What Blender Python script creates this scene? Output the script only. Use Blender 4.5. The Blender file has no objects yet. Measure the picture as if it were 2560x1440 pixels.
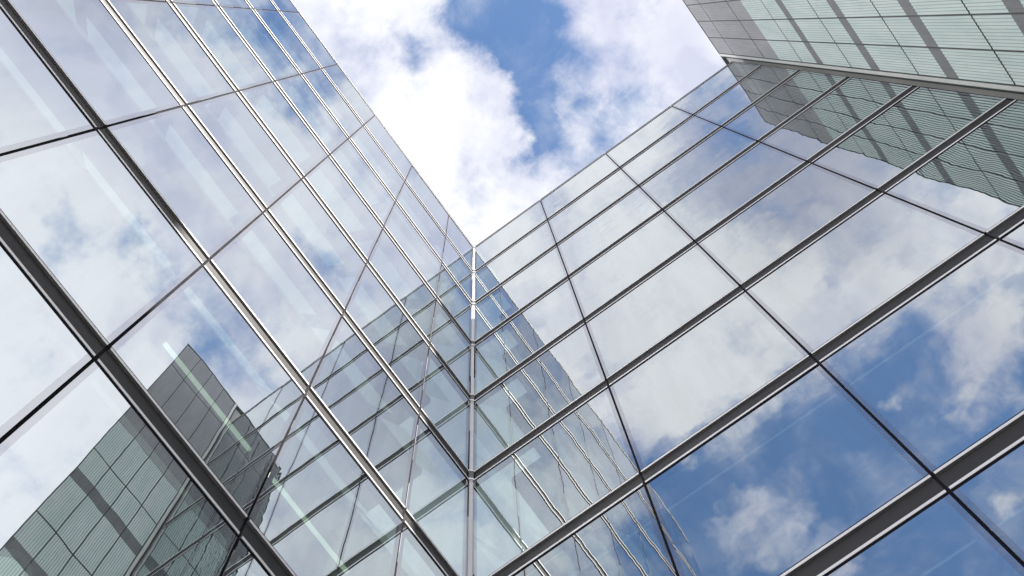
import bpy, bmesh, math, random
from mathutils import Vector, Matrix
C = bpy.context.scene.collection
SC = bpy.context.scene
random.seed(4)

# ------------------------------------------------------------------ scale and camera
S = 4.0                                   # one storey is 4 m
CAM = (0.92007, -1.22559, -9.49441)       # in storeys, from the top of the inner corner
H = 1.6 - S * CAM[2]                      # height of the roofline above the paving

cam_data = bpy.data.cameras.new('camera')
cam = bpy.data.objects.new('camera', cam_data)
C.objects.link(cam)
right = Vector((0.81015784, 0.58565886, -0.02545534))
down = Vector((-0.57924051, 0.79309139, -0.18837857))
fwd = Vector((-0.09013717, 0.16736114, 0.98176654))
m = Matrix((( right.x, -down.x, -fwd.x, S * CAM[0]),
            ( right.y, -down.y, -fwd.y, S * CAM[1]),
            ( right.z, -down.z, -fwd.z, 1.6),
            (0, 0, 0, 1)))
cam.matrix_world = m
cam_data.sensor_width = 36.0
cam_data.lens = 36.0 * 3402.6 / 2560.0
cam_data.clip_start = 0.05
cam_data.clip_end = 2000.0
SC.camera = cam

# ------------------------------------------------------------------ render settings
SC.render.engine = 'CYCLES'
SC.view_settings.view_transform = 'Standard'
SC.view_settings.look = 'None'
SC.view_settings.exposure = 1.0
SC.view_settings.gamma = 1.0
cy = SC.cycles
cy.max_bounces = 14
cy.glossy_bounces = 8
cy.diffuse_bounces = 4
cy.transparent_max_bounces = 24
cy.sample_clamp_indirect = 4.0
cy.use_denoising = True

# ------------------------------------------------------------------ sun and sky
SUN = Vector((2.2508, -0.345, 3.03)).normalized()
sun_data = bpy.data.lights.new('sun', 'SUN')
sun_data.energy = 5.0
sun_data.angle = math.radians(0.5)
sun_data.color = (1.0, 0.955, 0.88)
sun = bpy.data.objects.new('sun', sun_data)
sun.rotation_euler = SUN.to_track_quat('Z', 'Y').to_euler()
sun.location = (0, 0, H + 40)
C.objects.link(sun)


class NT:
    """small helper for wiring node trees"""
    def __init__(self, tree):
        self.t = tree
        self.t.nodes.clear()
    def n(self, kind, **kw):
        nd = self.t.nodes.new(kind)
        for k, v in kw.items():
            setattr(nd, k, v)
        return nd
    def put(self, sock, v):
        if isinstance(v, bpy.types.NodeSocket):
            self.t.links.new(v, sock)
        else:
            sock.default_value = v
    def math(self, op, a, b=0.0, c=0.0, clamp=False):
        nd = self.n('ShaderNodeMath', operation=op, use_clamp=clamp)
        for i, v in enumerate((a, b, c)):
            self.put(nd.inputs[i], v)
        return nd.outputs[0]
    def vec(self, op, a, b=(0, 0, 0), out=0):
        nd = self.n('ShaderNodeVectorMath', operation=op)
        self.put(nd.inputs[0], a)
        if op == 'SCALE':
            self.put(nd.inputs[3], b)
        else:
            self.put(nd.inputs[1], b)
        return nd.outputs[out]
    def ramp(self, v, a, b, lo=0.0, hi=1.0, smooth=True):
        nd = self.n('ShaderNodeMapRange', interpolation_type='SMOOTHSTEP' if smooth else 'LINEAR')
        for i, x in enumerate((v, a, b, lo, hi)):
            self.put(nd.inputs[i], x)
        return nd.outputs[0]
    def noise(self, co, scale, detail=2.0, rough=0.5, dist=0.0, out=0):
        nd = self.n('ShaderNodeTexNoise')
        self.put(nd.inputs['Vector'], co)
        nd.inputs['Scale'].default_value = scale
        nd.inputs['Detail'].default_value = detail
        nd.inputs['Roughness'].default_value = rough
        nd.inputs['Distortion'].default_value = dist
        return nd.outputs[out]
    def mix(self, f, a, b, kind='MIX'):
        nd = self.n('ShaderNodeMix', data_type='RGBA', blend_type=kind)
        self.put(nd.inputs[0], f)
        self.put(nd.inputs[6], a)
        self.put(nd.inputs[7], b)
        return nd.outputs[2]
    def comb(self, x, y, z):
        nd = self.n('ShaderNodeCombineXYZ')
        for i, v in enumerate((x, y, z)):
            self.put(nd.inputs[i], v)
        return nd.outputs[0]


world = bpy.data.worlds.new('World')
SC.world = world
world.use_nodes = True
w = NT(world.node_tree)
sky = w.n('ShaderNodeTexSky', sky_type='NISHITA')
sky.sun_disc = False
sky.sun_elevation = math.asin(SUN.z)
sky.sun_rotation = math.atan2(SUN.x, SUN.y)
sky.altitude = 50.0
sky.air_density = 1.0
sky.dust_density = 0.6
sky.ozone_density = 1.0
geo = w.n('ShaderNodeTexCoord')
dirv = geo.outputs['Generated']
sep = w.n('ShaderNodeSeparateXYZ')
w.put(sep.inputs[0], dirv)
zz = w.math('MAXIMUM', sep.outputs[2], 0.12)
px = w.math('DIVIDE', sep.outputs[0], zz)
py = w.math('DIVIDE', sep.outputs[1], zz)
pp = w.comb(px, py, 0.0)                       # the cloud layer, a flat sheet overhead
wn = w.noise(pp, 13.0, 7.0, 0.6, 0.0, 1)
warp = w.vec('SCALE', w.vec('SUBTRACT', wn, (0.5, 0.5, 0.5)), 0.10)
pw = w.vec('ADD', pp, warp)
sepw = w.n('ShaderNodeSeparateXYZ')
w.put(sepw.inputs[0], pw)
# overcast sheet whose southern rim breaks up into open blue
rim = w.math('MULTIPLY_ADD', sepw.outputs[0], 0.2, sepw.outputs[1])
dens = w.ramp(rim, -0.385, -0.312, 0.08, 0.95)
BLOBS = [(0.016, 0.006, 0.057, -0.85), (0.005, -0.013, 0.04, -0.68), (0.021, 0.034, 0.046, -0.51), (0.004, 0.053, 0.032, -0.42), (-0.009, 0.085, 0.032, -0.85), (-0.002, 0.067, 0.023, -0.42), (0.014, 0.104, 0.047, -0.42), (-0.004, 0.13, 0.047, -0.38), (0.037, 0.052, 0.052, -0.51), (-0.05, -0.011, 0.032, -0.34), (-0.052, 0.006, 0.029, -0.26), (0.051, 0.123, 0.035, -0.34), (0.006, 0.03, 0.035, -0.42), (-0.024, 0.101, 0.026, -0.4), (0.037, 0.092, 0.026, -0.35), (0.111, -0.069, 0.059, -0.5), (0.108, -0.025, 0.043, -0.45), (0.132, -0.098, 0.051, -0.45), (0.145, -0.044, 0.039, -0.4), (0.164, -0.121, 0.038, -0.35), (0.17, -0.077, 0.03, -0.25), (0.338, -0.058, 0.031, -0.5), (0.304, -0.025, 0.026, -0.4), (0.308, 0.008, 0.027, -0.55), (0.298, 0.057, 0.054, -0.5), (0.318, 0.073, 0.036, -0.4), (0.301, 0.109, 0.041, -0.4), (0.197, 0.067, 0.027, -0.45), (0.382, -0.041, 0.027, -0.2), (0.345, -0.081, 0.022, -0.3), (0.232, 0.031, 0.026, -0.15), (-0.034, -0.452, 0.057, 0.5), (-0.037, -0.418, 0.028, 0.35), (-0.012, -0.493, 0.043, 0.4), (-0.062, -0.416, 0.028, 0.25), (0.094, -0.41, 0.026, 0.55), (0.112, -0.416, 0.023, 0.3), (0.129, -0.452, 0.033, 0.6), (0.171, -0.432, 0.055, 0.8), (0.145, -0.428, 0.032, 0.4), (0.17, -0.47, 0.028, 0.4), (0.199, -0.422, 0.037, 0.5), (-0.041, -0.319, 0.028, 0.4), (-0.065, -0.333, 0.028, 0.45), (0.023, -0.335, 0.028, 0.3), (0.175, -0.38, 0.023, 0.3), (-0.002, -0.513, 0.024, 0.3), (0.125, -0.541, 0.024, 0.4), (0.095, -0.148, 0.057, -0.36), (0.118, -0.172, 0.048, -0.36), (0.123, -0.238, 0.075, -0.22), (0.192, -0.269, 0.062, -0.18), (0.051, -0.185, 0.053, -0.12), (0.237, -0.35, 0.022, -0.3), (-0.032, -0.184, 0.022, -0.1)]
BLOBS += [(0.13, -0.175, 0.06, -0.1), (0.22, -0.03, 0.11, 0.25), (0.27, -0.14, 0.09, 0.3)]
for bx, by, br, bw in BLOBS:
    d = w.vec('DISTANCE', pw, (bx, by, 0.0), out=1)
    dens = w.math('ADD', dens, w.ramp(d, 0.0, br, bw, 0.0))
fb = w.noise(pp, 16.0, 9.0, 0.62, 0.35)
fb2 = w.noise(pp, 55.0, 6.0, 0.6, 0.2)
dens = w.math('ADD', dens, w.math('MULTIPLY', w.math('SUBTRACT', fb, 0.5), 1.55))
dens = w.math('ADD', dens, w.math('MULTIPLY', w.math('SUBTRACT', fb2, 0.5), 0.6))
far = w.math('SQRT', w.math('ADD', w.math('MULTIPLY', px, px), w.math('MULTIPLY', py, py)))
dens = w.math('ADD', dens, w.ramp(far, 0.8, 1.15, 0.0, 0.8))       # the lower sky is overcast again
mask = w.ramp(dens, 0.02, 1.0)
mask = w.math('MAXIMUM', mask, w.ramp(fb, 0.42, 0.74, 0.02, 0.34))   # thin veils and streaks across the blue
# cloud brightness: thick bright billows and thinner lilac-grey undersides
sh = w.noise(pp, 9.0, 4.0, 0.55, 0.2)
thick = w.ramp(dens, 0.45, 1.1)
lum = w.math('ADD', w.ramp(sh, 0.36, 0.62, 0.0, 1.0), w.math('MULTIPLY', thick, 0.35), clamp=True)
for bx, by, br, bw in [(.25, -.15, .14, -.8), (.2, -.03, .1, -.6), (.14, -.23, .13, -.9), (.1, .1, .06, -.35), (.15, .07, .06, -.3), (.1, -.16, .06, -.4), (0, -.26, .16, .7), (-.02, -.12, .1, .5), (.1, .1, .08, -.5), (.05, .05, .06, -.4), (-.03, -.02, .05, -.3), (.36, -.1, .12, .6), (.45, .0, .14, .7)]:
    d = w.vec('DISTANCE', pw, (bx, by, 0.0), out=1)
    lum = w.math('ADD', lum, w.ramp(d, 0.0, br, bw, 0.0))
lum = w.math('MAXIMUM', lum, 0.0)
ccol = w.mix(lum, (7.2, 7.5, 9.2, 1), (10.5, 10.6, 11.0, 1))
blue = w.mix(1.0, sky.outputs[0], (1.17, 1.56, 1.86, 1), 'MULTIPLY')
ccol = w.vec('SCALE', ccol, w.ramp(far, 0.75, 1.4, 1.0, 1.3))
# one heavy grey bank, and clouds that grow brighter towards the sun
bank = w.vec('DISTANCE', pw, (0.15, -0.21, 0.0), out=1)
ccol = w.vec('SCALE', ccol, w.ramp(bank, 0.03, 0.14, 0.74, 1.0))
sd = w.vec('DISTANCE', pp, (SUN.x / SUN.z, SUN.y / SUN.z, 0.0), out=1)
ccol = w.vec('SCALE', ccol, w.ramp(sd, 0.66, 0.20, 1.0, 1.5))
final = w.mix(mask, blue, ccol)
bg = w.n('ShaderNodeBackground')
w.put(bg.inputs[0], final)
bg.inputs[1].default_value = 0.05
wo = w.n('ShaderNodeOutputWorld')
w.put(wo.inputs[0], bg.outputs[0])


# ------------------------------------------------------------------ materials
def new_mat(name):
    mt = bpy.data.materials.new(name)
    mt.use_nodes = True
    return mt, NT(mt.node_tree)

def out(nt, shader):
    o = nt.n('ShaderNodeOutputMaterial')
    nt.put(o.inputs[0], shader)

def principled(name, col, rough=0.5, metal=0.0, spec=0.5, var=0.0, vscale=3.0, bump=0.0, stretch=(1, 1, 1)):
    mt, nt = new_mat(name)
    b = nt.n('ShaderNodeBsdfPrincipled')
    b.inputs['Roughness'].default_value = rough
    b.inputs['Metallic'].default_value = metal
    b.inputs['Specular IOR Level'].default_value = spec
    g = nt.n('ShaderNodeNewGeometry')
    co = nt.vec('MULTIPLY', g.outputs['Position'], stretch)
    nz = nt.noise(co, vscale, 6.0, 0.65)
    c = nt.mix(nt.ramp(nz, 0.25, 0.75), tuple(x * (1 - var) for x in col) + (1,), tuple(min(1, x * (1 + var)) for x in col) + (1,))
    nt.put(b.inputs['Base Color'], c)
    nt.put(b.inputs['Roughness'], nt.ramp(nz, 0.2, 0.8, max(0.02, rough - 0.08), rough + 0.08))
    if bump:
        bp = nt.n('ShaderNodeBump')
        bp.inputs['Distance'].default_value = bump
        nt.put(bp.inputs['Height'], nz)
        nt.put(b.inputs['Normal'], bp.outputs[0])
    out(nt, b.outputs[0])
    return mt

def glass(name, r0, refl, trans, big, fine, frit=False):
    """coated double glazing: mirror reflection with slight roller-wave distortion over a tinted clear pane"""
    mt, nt = new_mat(name)
    g = nt.n('ShaderNodeNewGeometry')
    oi = nt.n('ShaderNodeObjectInfo')
    off = nt.vec('SCALE', nt.comb(1.0, 1.7, 2.3), nt.math('MULTIPLY', oi.outputs['Random'], 37.0))
    co = nt.vec('ADD', g.outputs['Position'], off)
    n1 = nt.vec('SCALE', nt.vec('SUBTRACT', nt.noise(co, 0.55, 1.0, 0.4, out=1), (0.5, 0.5, 0.5)), big)
    cof = nt.vec('MULTIPLY', co, (1.0, 1.0, 0.7))
    n2 = nt.vec('SCALE', nt.vec('SUBTRACT', nt.noise(cof, 3.0, 2.0, 0.55, out=1), (0.5, 0.5, 0.5)), fine)
    nrm = nt.vec('NORMALIZE', nt.vec('ADD', g.outputs['Normal'], nt.vec('ADD', n1, n2)))
    lw = nt.n('ShaderNodeLayerWeight')
    lw.inputs[0].default_value = 0.5
    f5 = nt.math('POWER', lw.outputs['Facing'], 5.0)
    fac = nt.math('MULTIPLY_ADD', f5, 1.0 - r0, r0, clamp=True)
    gl = nt.n('ShaderNodeBsdfGlossy')
    gl.inputs['Roughness'].default_value = 0.0
    # coating varies a little from pane to pane, with faint run-off streaks down the glass
    st = nt.noise(nt.vec('MULTIPLY', co, (2.2, 2.2, 0.18)), 1.6, 4.0, 0.6)
    var = nt.math('MULTIPLY', nt.ramp(st, 0.3, 0.7, 0.945, 1.0), nt.ramp(oi.outputs['Random'], 0.0, 1.0, 0.955, 1.0, False))
    nt.put(gl.inputs['Color'], nt.vec('SCALE', nt.vec('ADD', refl, (0, 0, 0)), var))
    nt.put(gl.inputs['Normal'], nrm)
    if frit:
        tr = nt.n('ShaderNodeBsdfDiffuse')
        tr.inputs[0].default_value = trans + (1,)
    else:
        tr = nt.n('ShaderNodeBsdfTransparent')
        tr.inputs[0].default_value = trans + (1,)
    mx = nt.n('ShaderNodeMixShader')
    nt.put(mx.inputs[0], fac)
    nt.put(mx.inputs[1], tr.outputs[0])
    nt.put(mx.inputs[2], gl.outputs[0])
    out(nt, mx.outputs[0])
    return mt

def emitter(name, col, strength):
    mt, nt = new_mat(name)
    e = nt.n('ShaderNodeEmission')
    e.inputs[0].default_value = col + (1,)
    e.inputs[1].default_value = strength
    out(nt, e.outputs[0])
    return mt

M_GLASS_W = glass('coated_glass_west', 0.58, (0.89, 0.935, 0.972), (0.42, 0.54, 0.50), 0.0045, 0.0026)
M_GLASS_N = glass('coated_glass_north', 0.62, (0.93, 0.97, 0.985), (0.40, 0.52, 0.48), 0.010, 0.0085)
M_FRIT = glass('spacer_band', 0.47, (0.845, 0.86, 0.90), (0.085, 0.083, 0.10), 0.008, 0.004, frit=True)
M_INNER = principled('inner_pane', (0.3, 0.36, 0.34), 0.2)
mt, nt = new_mat('clear_back')
tb = nt.n('ShaderNodeBsdfTransparent'); tb.inputs[0].default_value = (0.97, 0.985, 0.98, 1)
out(nt, tb.outputs[0])
M_CLEAR = mt
M_GASKET = principled('black_gasket', (0.010, 0.009, 0.013), 0.9, spec=0.1, var=0.2)
M_CHANNEL = principled('channel_metal', (0.052, 0.050, 0.052), 0.50, 0.0, 0.05, var=0.10, vscale=2.0, stretch=(1, 1, 4))
M_TRIM = principled('pale_trim', (0.86, 0.83, 0.85), 0.38, 0.0, 0.5, var=0.04, vscale=2.0)
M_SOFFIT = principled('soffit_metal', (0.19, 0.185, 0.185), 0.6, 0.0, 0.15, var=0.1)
M_POST = principled('post_metal', (0.56, 0.55, 0.55), 0.38, 0.0, 0.5, var=0.06, vscale=1.5, stretch=(1, 1, .3))
M_BPOST = principled('block_post_metal', (0.80, 0.80, 0.77), 0.5, 0.0, 0.3, var=0.05)
M_BRACKET = principled('bracket_metal', (0.10, 0.10, 0.10), 0.5, 0.0, 0.35, var=0.15)
M_CEIL = principled('ceiling_paint', (0.26, 0.28, 0.27), 0.8, var=0.05)
M_WALL = principled('office_wall', (0.12, 0.14, 0.15), 0.85, var=0.08, vscale=0.6)
M_ROOF = principled('roof_felt', (0.18, 0.18, 0.18), 0.9, var=0.2)
M_PAVE = principled('paving', (0.42, 0.41, 0.39), 0.85, var=0.18, vscale=1.2)
M_PANEL = emitter('lit_ceiling_panel', (0.90, 1.0, 0.93), 0.31)
M_TUBE = emitter('lamp_tube', (0.90, 1.0, 0.80), 0.70)
M_LINE = emitter('thin_lamp', (0.85, 0.95, 1.0), 0.16)
M_TUBE_CASE = principled('lamp_case', (0.6, 0.62, 0.60), 0.5)
M_RENDER = principled('pale_render', (0.50, 0.49, 0.47), 0.85, var=0.10, vscale=0.4)


# ------------------------------------------------------------------ mesh helpers (all in storeys, scaled on the way out)
class MB:
    def __init__(self):
        self.bm = bmesh.new()
        self.mats = []
    def slot(self, mat):
        if mat not in self.mats:
            self.mats.append(mat)
        return self.mats.index(mat)
    def hexa(self, pts, mat, mats6=None):
        """8 points: bottom ring 0-3, top ring 4-7"""
        v = [self.bm.verts.new(p) for p in pts]
        fs = []
        for i, idx in enumerate(((0, 1, 2, 3), (4, 5, 6, 7), (0, 1, 5, 4), (1, 2, 6, 5), (2, 3, 7, 6), (3, 0, 4, 7))):
            f = self.bm.faces.new([v[k] for k in idx])
            f.material_index = self.slot(mats6[i] if mats6 else mat)
            fs.append(f)
        bmesh.ops.recalc_face_normals(self.bm, faces=fs)
    def box(self, a, b, mat, mats6=None):
        (x0, y0, z0), (x1, y1, z1) = a, b
        self.hexa([(x0, y0, z0), (x1, y0, z0), (x1, y1, z0), (x0, y1, z0),
                   (x0, y0, z1), (x1, y0, z1), (x1, y1, z1), (x0, y1, z1)], mat, mats6)
    def prism(self, poly, z0, z1, mat):
        n = len(poly)
        lo = [self.bm.verts.new((p[0], p[1], z0)) for p in poly]
        hi = [self.bm.verts.new((p[0], p[1], z1)) for p in poly]
        fs = [self.bm.faces.new(lo), self.bm.faces.new(hi)]
        for i in range(n):
            fs.append(self.bm.faces.new([lo[i], lo[(i + 1) % n], hi[(i + 1) % n], hi[i]]))
        for f in fs:
            f.material_index = self.slot(mat)
        bmesh.ops.recalc_face_normals(self.bm, faces=fs)
    def build(self, name, parent=None, loc=None):
        me = bpy.data.meshes.new(name)
        for v in self.bm.verts:
            v.co *= S
        self.bm.to_mesh(me)
        self.bm.free()
        for mt_ in self.mats:
            me.materials.append(mt_)
        o = bpy.data.objects.new(name, me)
        C.objects.link(o)
        if parent is not None:
            o.parent = parent
        if loc is not None:
            o.location = loc
        return o

def thing(name, label, cat, loc=(0, 0, 0), group=None):
    o = bpy.data.objects.new(name, None)
    o.empty_display_size = 0.5
    C.objects.link(o)
    o.location = loc
    o['label'] = label
    o['category'] = cat
    if group:
        o['group'] = group
    return o

def copy_part(src, loc, parent, name=None):
    o = src.copy()
    C.objects.link(o)
    o.parent = parent
    o.location = loc
    return o

TOP = -0.0
GROUND = -H / S
def wz(z):
    return H + S * z


# ------------------------------------------------------------------ the ground
gb = MB()
gb.box((-60, -60, GROUND - 0.05), (60, 60, GROUND), M_PAVE)
for v in gb.bm.verts:
    v.co.z += -GROUND
gnd = gb.build('pavement')
gnd['kind'] = 'structure'


# ------------------------------------------------------------------ the two glass wings
def facade(root, frame, edges, left):
    """frame(u, n, z) -> local xyz; edges: positions of the vertical joints along u, from the corner"""
    def box(mb, u0, u1, n0, n1, z0, z1, mat, mats6=None):
        mb.hexa([frame(u0, n0, z0), frame(u1, n0, z0), frame(u1, n1, z0), frame(u0, n1, z0),
                 frame(u0, n0, z1), frame(u1, n0, z1), frame(u1, n1, z1), frame(u0, n1, z1)], mat, mats6)
    panes, trans, trims = {}, {}, {}
    nb = len(edges) - 1
    rows = 10
    for r in range(rows):
        zt = -r - (0.045 if r == 0 else 0.0)
        zb = -(r + 1) if r < rows - 1 else GROUND
        for b in range(nb):
            u0, u1 = edges[b] + 0.0035, edges[b + 1] - 0.0035
            uc, zc = 0.5 * (u0 + u1), 0.5 * (zt + zb)
            hw, hh = 0.5 * (u1 - u0), 0.5 * (zt - zb) - (0.058 if r else 0.03)
            if r == 0:
                zc = zc + 0.028
            key = (b, 0 if 0 < r < rows - 1 else r + 1)
            loc = Vector(frame(uc, 0, zc)) * S + Vector((0, 0, H))
            if key not in panes:
                mb = MB()
                fw = 0.0125
                m6 = [M_CLEAR, M_CLEAR, M_CLEAR, M_CLEAR, M_GLASS_W if left else M_GLASS_N, M_CLEAR]
                mf = [M_CLEAR, M_CLEAR, M_CLEAR, M_CLEAR, M_FRIT, M_CLEAR]
                for a0, a1, mm in ((-hw, -hw + fw, mf), (-hw + fw, hw - fw, m6), (hw - fw, hw, mf)):
                    box(mb, a0, a1, -0.006, 0.0, -hh, hh, None, mm)
                o = mb.build('glass_pane', root, loc)
                panes[key] = o
            else:
                o = copy_part(panes[key], loc, root)
            # panes never sit perfectly true in their frames
            o.rotation_euler = (random.uniform(-1, 1) * 0.0011, random.uniform(-1, 1) * 0.0011, random.uniform(-1, 1) * 0.0011)
    for r in range(0, rows):
        for b in range(nb):
            u0, u1 = edges[b] + 0.0034, edges[b + 1] - 0.0034
            if b == 0:
                u0 = edges[0] + 0.012
            uc = 0.5 * (u0 + u1)
            hw = 0.5 * (u1 - u0)
            loc = Vector(frame(uc, 0, -r)) * S + Vector((0, 0, H))
            key = (b, r == 0)
            if key not in trans:
                mb = MB()
                tb_ = MB()
                if r == 0:
                    box(mb, -hw, hw, -0.020, -0.0030, -0.032, -0.011, M_CHANNEL)
                    box(mb, -hw, hw, -0.020, 0.0040, -0.011, 0.0, M_BRACKET)
                    box(mb, -hw, hw, -0.020, 0.0010, -0.054, -0.0445, M_GASKET)
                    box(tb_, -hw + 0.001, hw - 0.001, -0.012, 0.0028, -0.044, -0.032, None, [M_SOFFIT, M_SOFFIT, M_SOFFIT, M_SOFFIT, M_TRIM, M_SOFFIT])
                    o = mb.build('coping', root, loc)
                else:
                    box(mb, -hw, hw, -0.020, -0.0030, -0.0375, 0.0375, M_CHANNEL)
                    box(mb, -hw, hw, -0.020, 0.0012, 0.0505, 0.0582, M_GASKET)
                    box(mb, -hw, hw, -0.020, 0.0012, -0.0582, -0.0505, M_GASKET)
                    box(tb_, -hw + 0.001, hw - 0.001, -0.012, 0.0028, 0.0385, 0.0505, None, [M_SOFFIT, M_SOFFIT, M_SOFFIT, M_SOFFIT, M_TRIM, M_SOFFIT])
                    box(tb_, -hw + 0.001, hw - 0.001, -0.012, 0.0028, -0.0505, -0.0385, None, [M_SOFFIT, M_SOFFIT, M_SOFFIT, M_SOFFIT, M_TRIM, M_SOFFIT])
                    o = mb.build('transom', root, loc)
                t = tb_.build('edge_trim', o)
                trans[key] = o
                trims[key] = t
            else:
                o = copy_part(trans[key], loc, root)
                t = trims[key].copy()
                C.objects.link(t)
                t.parent = o
    for i, e in enumerate(edges):
        if i == 0:
            continue
        mb = MB()
        box(mb, -0.0036, 0.0036, -0.016, -0.0030, GROUND, -0.005, M_GASKET)
        mb.build('mullion', root, Vector(frame(e, 0, 0)) * S + Vector((0, 0, H)))
    # inside: floors set back from the glass, back wall, roof
    L = edges[-1]
    for r in range(0, rows + 1):
        z = -r + 0.46 if r else -0.10
        if z < GROUND + 0.2:
            continue
        mb = MB()
        box(mb, 0.0 if left else 0.02, L - 0.01, -1.6, -0.235, z, z + 0.07, M_CEIL)
        mb.build('floor_slab', root, (0, 0, H))
    mb = MB()
    box(mb, -0.02, L - 0.004, -1.65, -1.6, GROUND, -0.03, M_WALL)
    mb.build('back_wall', root, (0, 0, H))
    mb = MB()
    box(mb, 0.02, L - 0.004, -1.65, -0.022, -0.026, -0.008, M_ROOF)
    mb.build('roof', root, (0, 0, H))
    if left:
        mb = MB()
        box(mb, L - 0.0032, L + 0.004, -1.65, -0.02, GROUND, -0.006, M_INNER)
        mb.build('end_wall', root, (0, 0, H))

LV = [0.0, 0.2978] + [0.2978 + 0.42752 * k for k in range(1, 6)] + [2.66]
RV = [0.0, 0.5772, 0.5772 + 0.55896, 0.5772 + 2 * 0.55896, 2.2508 - 0.034]
W = 2.2508

lw_ = thing('glass_wing', 'glass curtain wall on the left with sunlit transoms and pale lit strips behind the panes', 'building')
facade(lw_, lambda u, n, z: (n, -u, z), LV, True)
rw_ = thing('glass_wing', 'glass curtain wall on the right mirroring blue sky, clouds and the ribbed block', 'building')
facade(rw_, lambda u, n, z: (u, -n, z), RV, False)

# corner post with its brackets where the transoms of both walls meet
mb = MB()
mb.prism([(0.0105, -0.0022), (0.0022, -0.0105), (-0.02, -0.0105), (-0.02, 0.02), (0.0105, 0.02)], GROUND, -0.004, M_POST)
cp = mb.build('corner_post', rw_, (0, 0, H))
mb = MB()
mb.prism([(0.0165, 0.0), (0.0105, 0.0), (0.0105, 0.012), (0.0165, 0.012)], GROUND, -0.004, M_GASKET)
mb.prism([(0.0, -0.0165), (0.0, -0.0105), (-0.012, -0.0105), (-0.012, -0.0165)], GROUND, -0.004, M_GASKET)
mb.build('post_gasket', cp)
for r in range(0, 10):
    mb = MB()
    tr_ = MB()
    if r == 0:
        mb.prism([(0.0145, 0.0), (0.0145, -0.0045), (0.0045, -0.0145), (0.0, -0.0145), (0, 0)], -0.030, 0.002, M_BRACKET)
        tr_.prism([(0.0165, 0.0), (0.0165, -0.0065), (0.0065, -0.0165), (0.0, -0.0165), (0, 0)], -0.046, -0.030, M_TRIM)
    else:
        mb.prism([(0.0145, 0.0), (0.0145, -0.0045), (0.0045, -0.0145), (0.0, -0.0145), (0, 0)], -0.0375, 0.0375, M_BRACKET)
        for a, b in ((0.0375, 0.0505), (-0.0505, -0.0375)):
            tr_.prism([(0.0165, 0.0), (0.0165, -0.0065), (0.0065, -0.0165), (0.0, -0.0165), (0, 0)], a, b, M_TRIM)
    o = mb.build('corner_bracket', rw_, (0, 0, wz(-r)))
    tr_.build('edge_trim', o)

# ------------------------------------------------------------------ ribbed translucent block on the right
blk = thing('ribbed_glass_block', 'taller block clad in narrow vertical glass ribs with dark joints and painted shadow bands', 'building')
YL = [-0.030, -0.1715, -0.3130, -0.4545, -0.6010]
BT = 0.60
def plank_mat(name, c0, c1):
    mt, nt = new_mat(name)
    g = nt.n('ShaderNodeNewGeometry')
    co = nt.vec('MULTIPLY', g.outputs['Position'], (1.0, 2.2, 0.35))
    nz = nt.noise(co, 1.1, 4.0, 0.6)
    nz2 = nt.noise(nt.vec('MULTIPLY', g.outputs['Position'], (1.0, 6.0, 0.5)), 2.0, 3.0, 0.6)
    col = nt.mix(nt.ramp(nt.math('MULTIPLY_ADD', nz2, 0.4, nt.math('MULTIPLY', nz, 0.6)), 0.36, 0.64), c0 + (1,), c1 + (1,))
    df = nt.n('ShaderNodeBsdfDiffuse'); nt.put(df.inputs[0], col)
    gl = nt.n('ShaderNodeBsdfGlossy'); gl.inputs['Roughness'].default_value = 0.25
    fr = nt.n('ShaderNodeFresnel'); fr.inputs[0].default_value = 1.3
    m2 = nt.n('ShaderNodeMixShader')
    nt.put(m2.inputs[0], nt.math('MULTIPLY', fr.outputs[0], 0.35)); nt.put(m2.inputs[1], df.outputs[0]); nt.put(m2.inputs[2], gl.outputs[0])
    out(nt, m2.outputs[0])
    return mt
M_PLANK = plank_mat('ribbed_glass', (0.62, 0.735, 0.71), (0.75, 0.83, 0.81))
M_SHADED_TOP = plank_mat('shaded_top_glass', (0.37, 0.365, 0.38), (0.44, 0.43, 0.445))  # upper planks darkened to stand for the shaded top zone
M_SHADOW_BAND = plank_mat('shadow_band_glass', (0.205, 0.205, 0.215), (0.25, 0.25, 0.26))  # transom shadows put into the plank colour
M_EDGE = principled('plank_edge', (0.11, 0.125, 0.12), 0.6, var=0.1)
M_LINER = principled('pale_liner', (0.5, 0.54, 0.52), 0.8, var=0.08, vscale=0.8, stretch=(1, 1, .3))
M_JOINT = principled('joint', (0.02, 0.025, 0.026), 0.6, var=0.2)
NR = 10
protos = {}
rows_b = [(BT - 0.004, 0.0)] + [(-k, -k - 1.0) for k in range(0, 9)] + [(-9, GROUND)]
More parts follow.
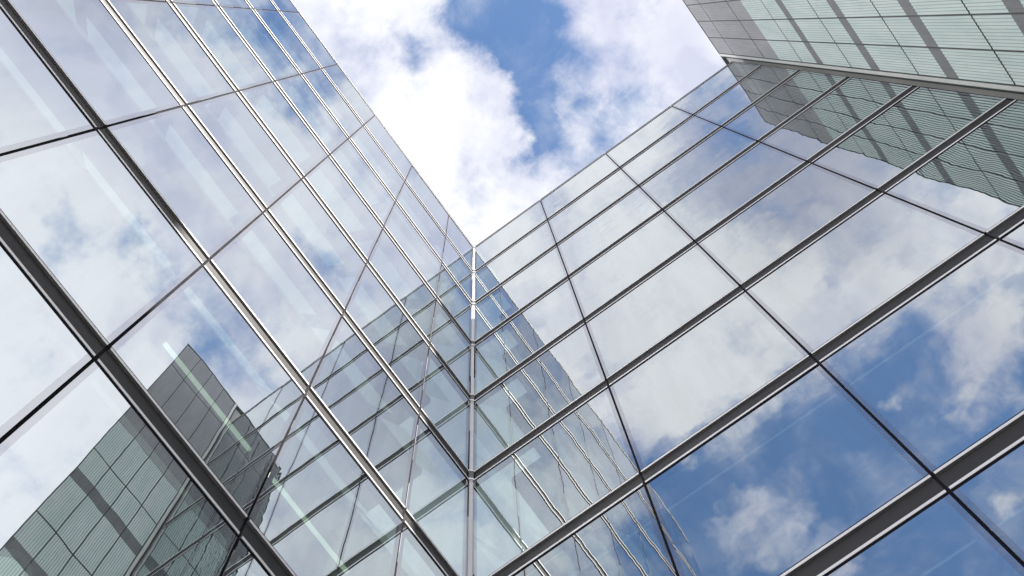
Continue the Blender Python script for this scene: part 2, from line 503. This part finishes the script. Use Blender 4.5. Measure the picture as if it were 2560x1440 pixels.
for ri, (z1, z0) in enumerate(rows_b):
    # shade painted into plank colours: dim top zone, then one shadow band per storey
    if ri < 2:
        cuts = [(z1 - 0.007, z0 + 0.007, M_SHADED_TOP)]
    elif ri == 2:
        cuts = [(z1 - 0.007, -1.44, M_SHADED_TOP), (-1.44, z0 + 0.007, M_PLANK)]
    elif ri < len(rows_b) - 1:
        cuts = [(z1 - 0.007, z1 - 0.335, M_PLANK), (z1 - 0.335, z1 - 0.470, M_SHADOW_BAND), (z1 - 0.470, z0 + 0.007, M_PLANK)]
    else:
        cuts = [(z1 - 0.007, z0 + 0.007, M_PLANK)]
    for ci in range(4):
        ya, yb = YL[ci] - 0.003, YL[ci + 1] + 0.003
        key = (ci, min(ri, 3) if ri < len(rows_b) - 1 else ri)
        loc = (S * W, S * 0.5 * (ya + yb), wz(z1))
        if key in protos:
            copy_part(protos[key], loc, blk)
            continue
        mb = MB()
        wdt = (ya - yb) / NR
        for k in range(NR):
            p0 = (ya - yb) / 2 - k * wdt
            p1 = p0 - wdt + 0.0011
            pe = p0 - 0.0013
            xe = -0.0020 * (p1 - pe) / (p1 - p0)
            # each plank leans: proud at one edge, set back at the other
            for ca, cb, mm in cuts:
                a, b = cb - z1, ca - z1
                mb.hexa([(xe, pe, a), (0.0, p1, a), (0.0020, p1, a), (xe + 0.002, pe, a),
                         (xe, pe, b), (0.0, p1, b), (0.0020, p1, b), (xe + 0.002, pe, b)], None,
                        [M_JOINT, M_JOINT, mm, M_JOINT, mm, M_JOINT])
            a, b = z0 + 0.007 - z1, -0.007
            mb.hexa([(-0.0020, p0, a), (xe, pe, a), (xe + 0.002, pe, a), (-0.0002, p0, a),
                     (-0.0020, p0, b), (xe, pe, b), (xe + 0.002, pe, b), (-0.0002, p0, b)], None,
                    [M_JOINT, M_JOINT, M_EDGE, M_JOINT, M_JOINT, M_JOINT])
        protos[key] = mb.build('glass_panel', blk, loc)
for y in YL:
    mb = MB()
    mb.box((W - 0.0030, y - 0.0026, GROUND), (W + 0.006, y + 0.0026, BT), M_JOINT)
    mb.build('mullion', blk, (0, 0, H))
for k in range(0, 10):
    mb = MB()
    mb.box((W + 0.0022, YL[-1], -k - 0.0078), (W + 0.0056, YL[0], -k + 0.0078), M_JOINT)
    mb.build('joint_strip', blk, (0, 0, H))
mb = MB()
mb.box((W + 0.0100, YL[-1] + 0.001, GROUND), (W + 0.02, YL[0] + 0.028, BT - 0.004), M_LINER)
mb.build('inner_wall', blk, (0, 0, H))
# pale corner post where the block meets the right-hand glass wall
mb = MB()
mb.box((W - 0.0035, YL[0] + 0.0035, GROUND), (W + 0.008, -0.0070, BT), M_BPOST)
mb.build('corner_post', blk, (0, 0, H))
mb = MB()
mb.box((W - 0.0045, -0.0066, GROUND), (W + 0.008, 0.003, BT), M_JOINT)
mb.build('post_gasket', blk, (0, 0, H))
# massing of the block: solid body, roof edge, plus unseen wing added for shadow
mb = MB()
mb.prism([(W + 0.021, -0.600), (4.60, -0.05), (4.60, 1.6), (W + 0.021, 1.6)], GROUND, BT - 0.006, M_RENDER)
mb.build('side_wall', blk, (0, 0, H))
mb = MB()
mb.prism([(W - 0.0035, -0.606), (4.60, -0.052), (4.60, 1.6), (W - 0.0035, 1.6)], BT + 0.001, BT + 0.012, M_BRACKET)
mb.build('coping', blk, (0, 0, H))
mb = MB()
mb.box((4.60, -2.02, GROUND), (7.5, -0.052, -0.40), M_RENDER)
mb.box((4.60, -5.0, GROUND), (7.5, -2.022, 0.80), M_RENDER)  # unseen wing, its steps shaped to shadow the lower left transoms
swg = mb.build('shadow_wing', blk, (0, 0, H))
win = None
for k in range(0, 5):
    for j in range(0, 5):
        loc = (S * 4.5985, S * (-2.35 - 0.55 * j), wz(0.10 - k))
        if win is None:
            mb = MB()
            mb.box((-0.004, -0.17, -0.28), (0.0, 0.17, 0.28), M_BRACKET)
            win = mb.build('shadow_wing_window', swg, None)
            mb = MB()
            mb.box((-0.0055, -0.155, -0.265), (-0.0042, 0.155, 0.265), M_GLASS_W)
            wp = mb.build('pane', win)
            win.location = (loc[0], loc[1], loc[2] - H)
        else:
            o = copy_part(win, (loc[0], loc[1], loc[2] - H), swg)
            q = copy_part(wp, (0, 0, 0), o)

# ------------------------------------------------------------------ lights behind the glass
ORD = ['', 'first', 'second', 'third', 'fourth', 'fifth', 'sixth', 'seventh', 'eighth']
lp = {}
for r in range(1, 7):
    for b in range(0, 6):
        u0, u1 = LV[b], LV[b + 1]
        key = b if b == 0 else 1
        name = 'ceiling_light'
        lab = 'pale lit strip behind left glass, %s row below roofline, %s bay from corner' % (ORD[r], ORD[b + 1])
        root = thing(name, lab, 'ceiling light', (0, -S * u1, wz(-r)), 'ceiling lights behind the left glass wall')
        if key not in lp:
            wd = u1 - u0
            mb = MB()
            a, c = 0.020, wd - 0.047
            mb.hexa([(-0.076, a, 0.0), (-0.076, c, 0.0), (-0.079, c, 0.004), (-0.079, a, 0.004),
                     (-0.216, a, 0.42), (-0.216, c, 0.42), (-0.219, c, 0.424), (-0.219, a, 0.424)], M_PANEL)
            p = mb.build('light_panel', root)
            lp[key] = (p,)
        else:
            copy_part(lp[key][0], lp[key][0].location.copy(), root)
        if r == 6 and b == 1:
            wd = u1 - u0
            p = lp[key][0]
            mb = MB()
            mb.box((-0.228, 0.106, -0.005), (-0.217, wd + 0.04, 0.004), M_TUBE)
            q = mb.build('lamp_tube', root)
            mb = MB()
            mb.box((-0.230, 0.100, 0.0045), (-0.2195, wd + 0.046, 0.012), M_TUBE_CASE)
            s_ = mb.build('lamp_case', root)
            lp[key] = (p, q, s_)
        elif r == 6 and b == 2:
            for src in lp[key][1:]:
                copy_part(src, src.location.copy(), root)
lp = {}
for r, dd in ((6, 0.114), (7, 0.139)):
    for b in range(4):
        u0, u1 = RV[b], RV[b + 1]
        root = thing('ceiling_light', 'thin pale light line behind right glass, %s row below roofline, %s bay from corner' % (ORD[r], ORD[b + 1]),
                     'ceiling light', (S * u0, S * dd, wz(-r)), 'thin ceiling lights behind the right glass wall')
        wd = u1 - u0
        mb = MB()
        mb.box((0.008, 0.0, -0.002), (wd - 0.008, 0.0035, 0.002), M_LINE)
        mb.build('lamp_tube', root)
        mb = MB()
        mb.box((0.004, -0.002, 0.0024), (wd - 0.004, 0.006, 0.007), M_TUBE_CASE)
        mb.build('lamp_case', root)
mb = MB()
n = 28
mb.prism([(0.036 * math.cos(2 * math.pi * i / n), 0.036 * math.sin(2 * math.pi * i / n)) for i in range(n)], -0.01, 0.01, M_TUBE_CASE)
mb.prism([(0.030 * math.cos(2 * math.pi * i / n), 0.030 * math.sin(2 * math.pi * i / n)) for i in range(n)], -0.0125, -0.0101, M_PANEL)
rl = mb.build('round_lamp', None, (-0.2 * S, -0.9715 * S, wz(-7.41)))
rl['label'] = 'small round ceiling lamp behind the glass in the lower left corner'
rl['category'] = 'ceiling lamp'
